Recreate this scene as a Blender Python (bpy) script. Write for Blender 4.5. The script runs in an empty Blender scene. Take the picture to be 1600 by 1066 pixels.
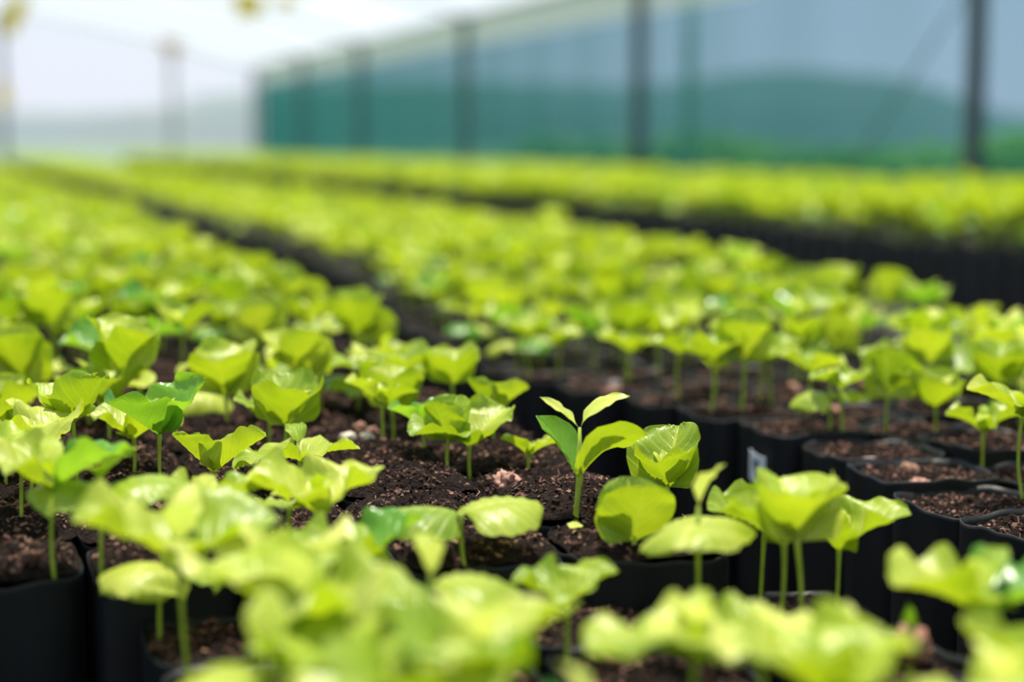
import bpy, math, random
from mathutils import Vector, noise, Matrix
import numpy as np
random.seed(11)
C = bpy.context.scene.collection
PI = math.pi

# ------------------------------------------------------------------ camera
FPX = 2666.7
CAM_Z = 0.49
SOIL = 0.20
PH = math.atan(308 / FPX); TH = math.atan(900 * math.cos(PH) / FPX)
F = Vector((math.sin(TH)*math.cos(PH), math.cos(TH)*math.cos(PH), -math.sin(PH)))
R = Vector((math.cos(TH), -math.sin(TH), 0))
U = R.cross(F)
CAM = Vector((0, 0, CAM_Z))
cd = bpy.data.cameras.new('camera'); cam = bpy.data.objects.new('camera', cd); C.objects.link(cam)
cam.location = CAM
cam.rotation_euler = Matrix((R, U, -F)).transposed().to_euler()
cd.lens = 60; cd.sensor_width = 36; cd.clip_end = 2000; cd.clip_start = 0.02
cd.dof.use_dof = True; cd.dof.focus_distance = 1.34; cd.dof.aperture_fstop = 2.3; cd.dof.aperture_blades = 9
bpy.context.scene.camera = cam

def ground_at(x, y, z=SOIL):
    d = F + R*((x-800)/FPX) + U*((533-y)/FPX)
    t = (z-CAM_Z)/d.z
    return CAM + d*t
def proj(p):
    q = Vector(p)-CAM; w = q.dot(F)
    return 800+FPX*q.dot(R)/w, 533-FPX*q.dot(U)/w, w

# ------------------------------------------------------------------ materials
def mat(name):
    m = bpy.data.materials.new(name); m.use_nodes = True
    nt = m.node_tree; nt.nodes.clear()
    out = nt.nodes.new('ShaderNodeOutputMaterial')
    return m, nt, out
def node(nt, t, **k):
    n = nt.nodes.new(t)
    for a, b in k.items():
        if a.startswith('i_'):
            n.inputs[a[2:].replace('_', ' ')].default_value = b
        else: setattr(n, a, b)
    return n
def ramp(nt, fac, stops):
    r = nt.nodes.new('ShaderNodeValToRGB')
    while len(r.color_ramp.elements) < len(stops): r.color_ramp.elements.new(0.5)
    for e, (p, c) in zip(r.color_ramp.elements, stops): e.position = p; e.color = (*c, 1)
    if fac is not None: nt.links.new(fac, r.inputs['Fac'])
    return r
def math_n(nt, op, a, b=None):
    n = nt.nodes.new('ShaderNodeMath'); n.operation = op
    for i, v in enumerate((a, b)):
        if v is None: continue
        if isinstance(v, (int, float)): n.inputs[i].default_value = v
        else: nt.links.new(v, n.inputs[i])
    return n.outputs[0]

def simple(name, col, rough=0.6, var=0.15, scale=30, bump=0.0, spec=0.5, metal=0, stretch=None):
    m, nt, out = mat(name); L = nt.links.new
    p = node(nt, 'ShaderNodeBsdfPrincipled', i_Roughness=rough, i_Metallic=metal)
    p.inputs['Specular IOR Level'].default_value = spec
    tc = node(nt, 'ShaderNodeTexCoord')
    mp = node(nt, 'ShaderNodeMapping'); L(tc.outputs['Object'], mp.inputs['Vector'])
    if stretch: mp.inputs['Scale'].default_value = stretch
    nz = node(nt, 'ShaderNodeTexNoise', i_Scale=scale, i_Detail=5.0); L(mp.outputs[0], nz.inputs['Vector'])
    lo = tuple(c*(1-var) for c in col); hi = tuple(min(1, c*(1+var)) for c in col)
    r = ramp(nt, nz.outputs['Fac'], [(0.3, lo), (0.7, hi)])
    L(r.outputs[0], p.inputs['Base Color'])
    if bump:
        b = node(nt, 'ShaderNodeBump', i_Strength=bump, i_Distance=0.002); L(nz.outputs['Fac'], b.inputs['Height']); L(b.outputs[0], p.inputs['Normal'])
    L(p.outputs[0], out.inputs[0])
    return m

def leaf_mat(name, cols, trans, tmix=0.5, rough=0.37, vein=1.0):
    """glossy thin leaf: surface reflection over diffuse + light passing through"""
    m, nt, out = mat(name); L = nt.links.new
    oi = node(nt, 'ShaderNodeObjectInfo')
    geo = node(nt, 'ShaderNodeNewGeometry')
    nz = node(nt, 'ShaderNodeTexNoise', i_Scale=22.0, i_Detail=2.0); L(geo.outputs['Position'], nz.inputs['Vector'])
    f = math_n(nt, 'ADD', math_n(nt, 'MULTIPLY', oi.outputs['Random'], 0.55), math_n(nt, 'MULTIPLY', nz.outputs['Fac'], 0.9))
    f = math_n(nt, 'SUBTRACT', f, 0.22)
    r = ramp(nt, f, [(0.0, cols[0]), (0.5, cols[1]), (1.0, cols[2])])
    uv = node(nt, 'ShaderNodeUVMap'); uv.uv_map = 'UVMap'
    sp = node(nt, 'ShaderNodeSeparateXYZ'); L(uv.outputs[0], sp.inputs[0])
    av = math_n(nt, 'ABSOLUTE', sp.outputs[1])
    # side veins run forward from the midrib
    ph = math_n(nt, 'SUBTRACT', math_n(nt, 'MULTIPLY', sp.outputs[0], 42.0), math_n(nt, 'MULTIPLY', av, 17.0))
    s = math_n(nt, 'ABSOLUTE', math_n(nt, 'SINE', math_n(nt, 'MULTIPLY', ph, 0.5)))
    side = math_n(nt, 'POWER', math_n(nt, 'SUBTRACT', 1.0, s), 3.0)
    mid = math_n(nt, 'POWER', math_n(nt, 'MAXIMUM', math_n(nt, 'SUBTRACT', 1.0, math_n(nt, 'MULTIPLY', av, 14.0)), 0.0), 1.0)
    v = math_n(nt, 'MAXIMUM', math_n(nt, 'MULTIPLY', side, 0.55), mid)
    mx = node(nt, 'ShaderNodeMix', data_type='RGBA'); L(math_n(nt, 'MULTIPLY', v, 0.5*vein), mx.inputs['Factor'])
    L(r.outputs[0], mx.inputs['A']); mx.inputs['B'].default_value = (*[min(1, c*1.5+0.05) for c in cols[2]], 1)
    h2 = math_n(nt, 'MULTIPLY', v, -1.0)
    nz2 = node(nt, 'ShaderNodeTexNoise', i_Scale=160.0, i_Detail=3.0); L(geo.outputs['Position'], nz2.inputs['Vector'])
    h2 = math_n(nt, 'ADD', h2, math_n(nt, 'MULTIPLY', nz2.outputs['Fac'], 0.7))
    b = node(nt, 'ShaderNodeBump', i_Strength=0.55*vein, i_Distance=0.0011); L(h2, b.inputs['Height'])
    p = node(nt, 'ShaderNodeBsdfPrincipled', i_Roughness=rough)
    p.inputs['Specular IOR Level'].default_value = 0.42
    L(mx.outputs['Result'], p.inputs['Base Color']); L(b.outputs[0], p.inputs['Normal'])
    tr = node(nt, 'ShaderNodeBsdfTranslucent'); L(b.outputs[0], tr.inputs['Normal'])
    mt = node(nt, 'ShaderNodeMix', data_type='RGBA', blend_type='MULTIPLY'); mt.inputs['Factor'].default_value = 1
    mt.inputs['A'].default_value = (*trans, 1)
    br = ramp(nt, f, [(0.0, (0.42, 0.55, 0.4)), (1.0, (1.0, 1.0, 1.0))]); L(br.outputs[0], mt.inputs['B'])
    L(mt.outputs['Result'], tr.inputs['Color'])
    ms = node(nt, 'ShaderNodeMixShader'); ms.inputs[0].default_value = tmix
    L(p.outputs[0], ms.inputs[1]); L(tr.outputs[0], ms.inputs[2]); L(ms.outputs[0], out.inputs[0])
    return m

M = {}
M['leaf'] = leaf_mat('leaf_bright', [(0.13, 0.27, 0.012), (0.34, 0.46, 0.022), (0.68, 0.70, 0.11)], (0.57, 0.68, 0.015), 0.42)
M['dark'] = leaf_mat('leaf_green', [(0.05, 0.20, 0.012), (0.10, 0.28, 0.02), (0.17, 0.38, 0.03)], (0.42, 0.68, 0.03), 0.42, 0.25)
M['pale'] = leaf_mat('leaf_pale', [(0.56, 0.62, 0.09), (0.66, 0.70, 0.13), (0.76, 0.76, 0.18)], (0.80, 0.84, 0.16), 0.42, 0.36, 0.5)
M['stem'] = simple('stem_green', (0.33, 0.42, 0.035), 0.4, 0.2, 60)
M['bag'] = simple('black_polythene', (0.006, 0.0065, 0.008), 0.5, 0.5, 25, 0.5, 0.28, 0, (1, 1, 0.25))
M['chip'] = simple('bark_brown', (0.10, 0.038, 0.022), 0.8, 0.6, 200)
M['chip2'] = simple('bark_pale', (0.24, 0.12, 0.07), 0.8, 0.5, 150)
M['husk'] = simple('seed_husk', (0.36, 0.17, 0.12), 0.65, 0.4, 180, 0.5)
M['grit'] = simple('pale_grit', (0.62, 0.50, 0.44), 0.7, 0.3, 90, 0.4)
M['steel'] = simple('grey_painted_steel', (0.045, 0.06, 0.075), 0.5, 0.3, 8)
M['steel2'] = simple('haze_paled_steel', (0.055, 0.115, 0.105), 0.5, 0.2, 8)  # far posts and brace: haze put into the colour, paler so they fade
M['pipe'] = simple('galvanised_pipe', (0.42, 0.44, 0.42), 0.45, 0.2, 10, 0, 0.5, 0.3)
M['trap'] = simple('yellow_card', (0.85, 0.62, 0.02), 0.5, 0.1, 20)
M['rust'] = simple('rusty_orange', (0.55, 0.28, 0.08), 0.7, 0.3, 30)
M['wire'] = simple('thin_wire', (0.1, 0.1, 0.1), 0.5)
M['paper'] = simple('label_paper', (0.62, 0.64, 0.68), 0.6, 0.08, 60)
M['ink'] = simple('label_ink', (0.03, 0.03, 0.04), 0.7)
M['floor'] = simple('dark_earth', (0.012, 0.009, 0.008), 0.9, 0.5, 12, 0.6)
M['field'] = simple('field_grass', (0.07, 0.16, 0.035), 0.9, 0.4, 0.8)
M['hill'] = simple('hazy_wooded_hill', (0.045, 0.080, 0.085), 0.95, 0.3, 0.02)  # woodland green shifted to blue; aerial haze is painted into the colour
M['bush'] = leaf_mat('bush_leaf', [(0.05, 0.15, 0.02), (0.09, 0.24, 0.03), (0.15, 0.33, 0.04)], (0.3, 0.55, 0.04), 0.35, 0.5, 0.0)
M['trunk'] = simple('bush_bark', (0.10, 0.07, 0.045), 0.9)

def soil_mat():
    m, nt, out = mat('potting_soil'); L = nt.links.new
    g = node(nt, 'ShaderNodeNewGeometry')
    n1 = node(nt, 'ShaderNodeTexNoise', i_Scale=210.0, i_Detail=8.0, i_Roughness=0.75); L(g.outputs['Position'], n1.inputs['Vector'])
    n2 = node(nt, 'ShaderNodeTexVoronoi', i_Scale=420.0); L(g.outputs['Position'], n2.inputs['Vector'])
    r = ramp(nt, n1.outputs['Fac'], [(0.3, (0.003, 0.002, 0.0015)), (0.5, (0.016, 0.008, 0.006)), (0.62, (0.045, 0.021, 0.014)), (0.75, (0.13, 0.065, 0.042))])
    h = math_n(nt, 'ADD', n1.outputs['Fac'], math_n(nt, 'MULTIPLY', n2.outputs['Distance'], 0.7))
    b = node(nt, 'ShaderNodeBump', i_Strength=1.0, i_Distance=0.006); L(h, b.inputs['Height'])
    p = node(nt, 'ShaderNodeBsdfPrincipled', i_Roughness=0.85); L(r.outputs[0], p.inputs['Base Color']); L(b.outputs[0], p.inputs['Normal'])
    p.inputs['Specular IOR Level'].default_value = 0.15
    L(p.outputs[0], out.inputs[0]); return m
M['soil'] = soil_mat()

def film_mat(name, col, open_, angle=False, body=0.5):
    """thin greenhouse sheet. open_ = share of light passing straight through at right angles;
    a woven net (angle=True) closes up when looked at edge-on: share = open_ ** (1/cos)"""
    m, nt, out = mat(name); L = nt.links.new
    tp = node(nt, 'ShaderNodeBsdfTransparent')
    df = node(nt, 'ShaderNodeBsdfDiffuse'); tl = node(nt, 'ShaderNodeBsdfTranslucent')
    df.inputs[0].default_value = (*col, 1); tl.inputs[0].default_value = (*col, 1)
    ms = node(nt, 'ShaderNodeMixShader'); ms.inputs[0].default_value = body; L(df.outputs[0], ms.inputs[1]); L(tl.outputs[0], ms.inputs[2])
    mo = node(nt, 'ShaderNodeMixShader')
    if angle:
        lw = node(nt, 'ShaderNodeLayerWeight'); lw.inputs['Blend'].default_value = 0.5
        c = math_n(nt, 'MAXIMUM', math_n(nt, 'SUBTRACT', 1.0, lw.outputs['Facing']), 0.05)
        sh = math_n(nt, 'POWER', open_, math_n(nt, 'DIVIDE', 1.0, c))
        L(sh, mo.inputs[0])
        tp.inputs[0].default_value = (0.70, 0.86, 1.0, 1)
    else: mo.inputs[0].default_value = open_
    L(ms.outputs[0], mo.inputs[1]); L(tp.outputs[0], mo.inputs[2]); L(mo.outputs[0], out.inputs[0])
    return m
M['net'] = film_mat('green_shade_net', (0.028, 0.20, 0.175), 0.66, True, 0.6)
M['film'] = film_mat('milky_roof_film', (0.68, 0.77, 0.75), 0.68)
M['endfilm'] = film_mat('clear_end_film', (0.9, 0.88, 0.93), 0.6)
M['curtain'] = film_mat('cream_curtain', (0.46, 0.54, 0.40), 0.2)

# ------------------------------------------------------------------ mesh helpers
class MB:
    def __init__(s): s.v = []; s.f = []; s.m = []; s.uv = []
    def add(s, vs, fs, mi=0, uvs=None):
        o = len(s.v); s.v += [tuple(p) for p in vs]
        s.f += [tuple(i+o for i in f) for f in fs]; s.m += [mi]*len(fs)
        s.uv += list(uvs) if uvs else [(0.5, 0.5)]*len(vs)
    def box(s, c, d, mi=0, rot=None):
        vs = []
        for i in range(8):
            p = Vector(((i & 1)-.5, ((i >> 1) & 1)-.5, ((i >> 2) & 1)-.5)); p = Vector((p.x*d[0], p.y*d[1], p.z*d[2]))
            if rot: p = rot @ p
            vs.append(p+Vector(c))
        s.add(vs, [(0, 2, 3, 1), (4, 5, 7, 6), (0, 1, 5, 4), (2, 6, 7, 3), (0, 4, 6, 2), (1, 3, 7, 5)], mi)
    def tube(s, pts, rads, n=8, mi=0, cap=True):
        vs = []; fs = []
        pts = [Vector(p) for p in pts]
        for k, p in enumerate(pts):
            t = (pts[min(k+1, len(pts)-1)]-pts[max(k-1, 0)]).normalized()
            a = t.orthogonal() if abs(t.z) < .9 else Vector((1, 0, 0)).cross(t)
            a.normalize(); b = t.cross(a)
            r = rads[k] if hasattr(rads, '__len__') else rads
            for i in range(n):
                w = 2*PI*i/n; vs.append(p+(a*math.cos(w)+b*math.sin(w))*r)
        for k in range(len(pts)-1):
            for i in range(n):
                j = (i+1) % n; fs.append((k*n+i, k*n+j, (k+1)*n+j, (k+1)*n+i))
        if cap: fs += [tuple(range(n-1, -1, -1)), tuple(range((len(pts)-1)*n, len(pts)*n))]
        s.add(vs, fs, mi)
    def mesh(s, name, mats, smooth=True, flat_from=None):
        me = bpy.data.meshes.new(name); me.from_pydata(s.v, [], s.f)
        for k in mats: me.materials.append(M[k])
        me.polygons.foreach_set('material_index', s.m)
        me.polygons.foreach_set('use_smooth', [smooth and (flat_from is None or i < flat_from) for i in range(len(s.f))])
        uvl = me.uv_layers.new(name='UVMap')
        li = np.zeros(len(me.loops), dtype=np.int32); me.loops.foreach_get('vertex_index', li)
        uvl.data.foreach_set('uv', np.array(s.uv, dtype=np.float32)[li].ravel())
        me.update(); return me
    def arrays(s):
        return (np.array(s.v, dtype=np.float32), s.f, s.m)

def link(name, me, parent=None, loc=None):
    o = bpy.data.objects.new(name, me); C.objects.link(o)
    if parent: o.parent = parent
    if loc is not None: o.location = loc
    return o
def tag(o, label=None, cat=None, group=None, kind=None):
    if label: o['label'] = label
    if cat: o['category'] = cat
    if group: o['group'] = group
    if kind: o['kind'] = kind
    return o
def struct(name, mb, mats, smooth=False):
    return tag(link(name, mb.mesh(name, mats, smooth)), kind='structure')

# ------------------------------------------------------------------ leaves and seedlings
def leaf(mb, base, az, e0, bend, L, W, cup=0.5, fold=0.1, rip=0.15, seed=0, shape='round', nu=16, nv=12, twist=0, mi=0, stalk=0.08, waves=1.6):
    rnd = random.Random(seed)
    p1, p2, p3 = rnd.uniform(0, 6.28), rnd.uniform(0, 6.28), rnd.uniform(0, 6.28)
    ca, sa = math.cos(az), math.sin(az)
    H_ = Vector((ca, sa, 0)); S_ = Vector((-sa, ca, 0)); Z_ = Vector((0, 0, 1))
    pts = []; uvs = []
    pos = Vector(base); n = nu*4; track = [(pos.copy(), e0)]
    for k in range(n):
        u = (k+.5)/n; e = e0-bend*u
        pos = pos+(H_*math.cos(e)+Z_*math.sin(e))*(L/n); track.append((pos.copy(), e0-bend*(k+1)/n))
    for i in range(nu+1):
        s_ = i/nu; u = (1-math.cos(PI*s_))/2*.75+s_*.25; fi = min(u*n, n-1e-6); k0 = int(fi); P = track[k0][0].lerp(track[k0+1][0], fi-k0); e = e0-bend*u
        T = H_*math.cos(e)+Z_*math.sin(e); N = -H_*math.sin(e)+Z_*math.cos(e)
        tw = twist*u; S = S_*math.cos(tw)+N*math.sin(tw); N2 = N*math.cos(tw)-S_*math.sin(tw)
        if u < stalk: w = 0.035+0.0*u
        else:
            t = (u-stalk)/(1-stalk)
            if shape == 'round': w = max(0.03, (1-abs(2*min(1, max(0, t))**.88-1)**2.05)**.5)
            elif shape == 'wedge': w = max(.03, math.sin(PI*min(1, t)**1.1)**.8)
            else: w = max(0.035, math.sin(PI*t**0.85)**0.95*(1-0.18*t))
        w *= W/2
        if u > .999: w = W*0.12 if shape == 'round' else W*.02
        for j in range(nv+1):
            v = 2*j/nv-1
            c = cup
            y = w*math.sin(c*v)/c if abs(c) > .01 else w*v
            nn = w*(1-math.cos(c*v))/c if abs(c) > .01 else 0
            nn += abs(v)*w*fold
            r_ = .72*rip*w*(v*v)*(math.sin(2*PI*waves*u+p1+(1.3 if v > 0 else 0)+p2*v)+0.6*math.sin(2*PI*waves*2.1*u+p3*v))+.02*w*abs(v)**5*math.sin(2*PI*6*u+p2)
            q = 0.055*W*(1-v*v)*abs(math.sin(u*21-abs(v)*8.5))*(0.4+min(1, abs(v)*3))*(0.8 if u > stalk else 0)
            # slightly scalloped margin
            y *= 1+0.012*math.sin(30*u+p1)*abs(v)**6
            back = -0.24*L*(v*v)*(1-u)**2.5*min(1, (u-stalk)*9) if shape == 'round' and u > stalk else 0
            pts.append(P+S*y+N2*(nn+r_+q*0.6)+T*back); uvs.append((u, v))
    fs = []
    for i in range(nu):
        for j in range(nv):
            a = i*(nv+1)+j; fs.append((a, a+1, a+nv+2, a+nv+1))
    mb.add(pts, fs, mi, uvs)

def stem_pts(h, lean, seed):
    rnd = random.Random(seed); bx, by = rnd.uniform(-1, 1)*.05*h, rnd.uniform(-1, 1)*.05*h
    out = []
    for k in range(7):
        t = k/6; out.append(Vector((lean[0]*t+bx*math.sin(PI*t), lean[1]*t+by*math.sin(PI*t), -0.006+(h+0.006)*t)))
    return out

STYLES = {  # elevation, bend, cup, fold, ripple of the two seed leaves
    'cup':  (1.15, 0.75, 0.95, 0.15, 0.16),
    'bowl': (0.75, 0.1, 1.1, 0.10, 0.14),
    'fly':  (0.80, 0.75, 0.55, 0.18, 0.22),
    'flat': (0.35, 0.45, 0.35, 0.10, 0.20),
    'cap':  (0.45, 1.25, -0.75, 0.0, 0.10),
    'wide': (0.25, 0.75, -0.8, 0.0, 0.05),
    'disc': (1.35, 0.1, 0.5, 0.0, 0.08),
    'shut': (1.35, 0.2, 0.7, 0.15, 0.14),
}
def seedling_spec(style, h, L, az, rnd, trues=2, tint='leaf', tl=None, spread=0.35):
    e, b, c, fo, ri = STYLES[style]
    lv = []
    for k in range(2):
        lv.append(dict(n='seed_leaf', mat=tint if not isinstance(tint, tuple) else tint[k], az=az+k*PI+rnd.uniform(-.3, .3), e0=e+rnd.uniform(-.15, .15), bend=b+rnd.uniform(-.25, .25),
                       L=L*rnd.uniform(.9, 1.1), W=L*rnd.uniform(1.08, 1.32), cup=c*rnd.uniform(.8, 1.15), fold=fo, rip=ri*rnd.uniform(.7, 1.4), shape='round', z=0, seed=rnd.random(), tw=rnd.uniform(-.3, .3)))
    for k in range(trues):
        l2 = (tl or L*0.62)*rnd.uniform(.8, 1.15)
        lv.append(dict(n='young_leaf', mat='pale' if rnd.random() < .6 else tint if not isinstance(tint, tuple) else 'leaf', az=az+PI/2*rnd.uniform(.6, 1.2)+k*PI, e0=1.15+rnd.uniform(-.3, .2), bend=rnd.uniform(.5, 1.4), L=l2, W=l2*rnd.uniform(.42, .6),
                       cup=.5, fold=.25, rip=.25, shape='ovate', z=L*spread*rnd.uniform(.3, .8), seed=rnd.random(), tw=rnd.uniform(-.3, .3)))
    return dict(h=h, lean=(rnd.uniform(-.08, .08)*h, rnd.uniform(-.08, .08)*h), leaves=lv, seed=rnd.random(), r=0.00145)

def build_seedling(spec, nu=16, nv=12):
    """thing > stem, each leaf; returns the Empty"""
    root = bpy.data.objects.new('coffee_seedling', None); C.objects.link(root); root.empty_display_size = .01
    sp = stem_pts(spec['h'], spec['lean'], spec['seed']); zt = max([l['z'] for l in spec['leaves']]+[0])
    r = spec['r']; top = sp[-1]
    pts = sp+([top+Vector((0, 0, zt))] if zt > .002 else [])
    rad = [r*1.25, r*1.05, r, r, r*1.0, r*1.1, r*1.35]+([r*.6] if zt > .002 else [])
    mb = MB(); mb.tube(pts, rad[:len(pts)], 10, 0)
    link('stem', mb.mesh('stem', ['stem']), root)
    for l in spec['leaves']:
        mb = MB()
        leaf(mb, top+Vector((0, 0, l['z']-.001)), l['az'], l['e0'], l['bend'], l['L'], l['W'], l['cup'], l['fold'], l['rip'], l['seed'], l['shape'], nu, nv, l.get('tw', 0), 0, l.get('stalk', 0.06 if l['shape'] == 'round' else .1), l.get('waves', 1.6))
        link(l['n'], mb.mesh(l['n'], [l['mat']]), root)
    return root
def copy_thing(root):
    c = root.copy(); C.objects.link(c)
    for ch in root.children:
        d = ch.copy(); C.objects.link(d); d.parent = c
    return c

# ------------------------------------------------------------------ bags and soil
PX, PY = 0.118, 0.1085
def sq(a, hx, hy, n=5.5):
    ca, sa = math.cos(a), math.sin(a)
    r = (abs(ca)**n+abs(sa)**n)**(-1/n)
    return ca*r*hx, sa*r*hy
def bag_mesh(seed, detail=True):
    rnd = random.Random(seed); n = 56 if detail else 16; p = [rnd.uniform(0, 6.28) for _ in range(6)]
    hx, hy = PX/2-.0008, PY/2-.0008
    lev = [0, .02, .06, .11, .16, .185, .194, .197, .1975, .190, .175] if detail else [0, .1, .197, .18]
    vs = []; fs = []
    for k, z in enumerate(lev):
        inner = k >= len(lev)-2 if detail else k >= len(lev)-1
        for i in range(n):
            a = 2*PI*i/n; x, y = sq(a, hx, hy)
            wr = 1-0.018*(0.5+0.5*math.sin(5*a+p[0]+z*14))-0.005*(0.5+.5*math.sin(11*a+p[1]+z*30*math.sin(p[2])))-0.0025*(.5+.5*math.sin(23*a+p[3]))
            zz = z
            if z > .15: zz = z-0.0035*(0.5+0.5*math.sin(3*a+p[4]))-.002*(.5+.5*math.sin(9*a+p[5]))
            s_ = wr-(0.022 if inner else 0)-(0.012 if detail and k == 8 else 0)
            vs.append((x*s_, y*s_, zz))
    for k in range(len(lev)-1):
        for i in range(n):
            j = (i+1) % n; fs.append((k*n+i, k*n+j, (k+1)*n+j, (k+1)*n+i))
    fs.append(tuple(range(n-1, -1, -1)))
    mb = MB(); mb.add(vs, fs); return mb
def soil_h(x, y, seed, dome):
    d = max(0, 1-(x/.055)**2)*max(0, 1-(y/.05)**2)
    v = Vector((x*34+seed*7.3, y*34, seed))
    return dome*d**.6+0.0045*noise.noise(v)+0.0035*noise.noise(v*2.9)+.0026*abs(noise.noise(v*8))+.0022*noise.noise(v*17)
def soil_mesh(seed, dome, rings=18, seg=56, chips=220, fibres=26):
    rnd = random.Random(seed); mb = MB(); hx, hy = (PX/2-.0008)*(1.01 if dome > .012 else .965), (PY/2-.0008)*(1.01 if dome > .012 else .965)
    vs = [(0, 0, soil_h(0, 0, seed, dome))]; fs = []
    for k in range(1, rings+1):
        for i in range(seg):
            x, y = sq(2*PI*i/seg, hx*k/rings, hy*k/rings, 2+3.5*k/rings)
            z = soil_h(x, y, seed, dome)*(1 if k < rings else .4); vs.append((x, y, z))
    for i in range(seg):
        fs.append((0, 1+i, 1+(i+1) % seg))
        for k in range(1, rings):
            a = 1+(k-1)*seg; b = 1+k*seg; j = (i+1) % seg
            fs.append((a+i, b+i, b+j, a+j))
    mb.add(vs, fs, 0); mb.n0 = len(fs)
    for _ in range(chips):
        x, y = sq(rnd.uniform(0, 6.28), hx*.95*rnd.random()**.5, hy*.95*rnd.random()**.5)
        s = rnd.uniform(.0009, .0034)*(1.7 if rnd.random() < .1 else 1)
        rot = Matrix.Rotation(rnd.uniform(0, 6.28), 3, 'Z') @ Matrix.Rotation(rnd.uniform(-.7, .7), 3, 'X') @ Matrix.Rotation(rnd.uniform(-.7, .7), 3, 'Y')
        mb.box((x, y, soil_h(x, y, seed, dome)+s*.2), (s, s*rnd.uniform(.4, .9), s*rnd.uniform(.15, .5)), rnd.choice([0, 0, 0, 1, 1, 1, 2]), rot)
    for _ in range(fibres):
        x, y = sq(rnd.uniform(0, 6.28), hx*.85*rnd.random()**.5, hy*.85*rnd.random()**.5)
        l = rnd.uniform(.005, .016); a = rnd.uniform(0, 6.28); z = soil_h(x, y, seed, dome); up = rnd.uniform(.0, .5)
        mb.tube([(x, y, z), (x+l*.5*math.cos(a), y+l*.5*math.sin(a), z+l*.4*up+.0015), (x+l*math.cos(a+.4), y+l*math.sin(a+.4), z+l*up*.6)], [.0004, .0005, .0002], 4, rnd.choice([1, 2, 1]))
    return mb

def left_edge2(Y):
    pts = [(0.3, .765), (1.09, .766), (1.26, .772), (1.40, .80), (1.51, .79), (1.63, .765), (1.77, .745), (1.94, .67), (2.2, .675), (2.5, .69), (3.4, .83), (4.4, .90), (5.4, .91), (10, .98), (30, 1.0)]
    for (a, b), (c, d) in zip(pts, pts[1:]):
        if a <= Y <= c: return b+(d-b)*(Y-a)/(c-a)
    return pts[-1][1]
rl = random.Random(5)
bags = []   # dict: bed, col, row, x, y, dz, dome, pond(z of soil)
bed1_edges = [.53, .411, .293, .190, .088]
while len(bed1_edges) < 9: bed1_edges.append(bed1_edges[-1]-.113)
FAR = 28.2
def put(bed, c, r, x, y, dz, dome, sc=(1, 1)):
    bags.append(dict(bed=bed, col=c, row=r, x=x+rl.uniform(-.0012, .0012), y=y+rl.uniform(-.001, .001), dz=dz, dome=dome, sc=sc, v=rl.randrange(8)))
for r in range(-8, 250):
    yc = 1.132+r*PY
    if yc > FAR: break
    for c in range(9):
        e1 = bed1_edges[c]+.006*math.sin(r*.7)*(1 if r > 1 else 0)
        wdt = (bed1_edges[c]-bed1_edges[c+1]) if c < 8 else .113
        if r < 0: e1 += .060-.012*c if c < 4 else 0
        x = e1-wdt/2; y = yc-.17*(x-.42)+(0.006 if r < 0 else 0)
        if y < .36: continue
        if c >= 4 and -6 < r < 0: continue       # gap at the front left
        dz = rl.uniform(-.006, .006)
        if r >= 1: dz += .004
        if r == 0: dz = .004+rl.uniform(-.001, .001)
        if r < 0: dz = -.022+rl.uniform(-.004, .003)
        put(1, c, r, x, y, dz, .014 if r >= 1 else (.010 if r == 0 else .002), (wdt/PX*.995, 1))
for r in range(-10, 250):
    yc = 1.132+r*PY-.02
    if yc > FAR: break
    nC = 6
    for c in range(nC):
        x = left_edge2(yc)+PX/2+c*PX; y = yc-.17*(x-.83)+.012
        if y < .36: continue
        dz = rl.uniform(-.005, .005)
        if r < 3: dz -= .006
        put(2, c, r, x, y, dz, .001 if r < 3 else .004)
for r in range(0, 250):
    yc = 1.5+r*PY
    if yc > FAR: break
    for c in range(16):
        x = 2.80+PX/2+c*PX; put(3, c, r, x, yc-.1*(x-2.8), rl.uniform(-.008, .008), .004)
def base_soil(b): return b['dz']+SOIL-(-.001 if b['dome'] > .012 else .001 if b['dome'] > .005 else .0095)
grid = {}
for b in bags: grid.setdefault((round(b['x']/.12), round(b['y']/.12)), []).append(b)
def bag_at(x, y):
    best = None; bd = 1e9; kx, ky = round(x/.12), round(y/.12)
    for i in (-1, 0, 1):
        for j in (-1, 0, 1):
            for b in grid.get((kx+i, ky+j), []):
                d = max(abs(x-b['x'])/PX, abs(y-b['y'])/PY)
                if d < bd: bd = d; best = b
    return best, bd
SV = [(s*1.37+.5) for s in range(8)]
def soil_z(b, x, y):
    return base_soil(b)+soil_h((x-b['x'])/b['sc'][0], (y-b['y'])/b['sc'][1], SV[b['v']], b['dome'])

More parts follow.
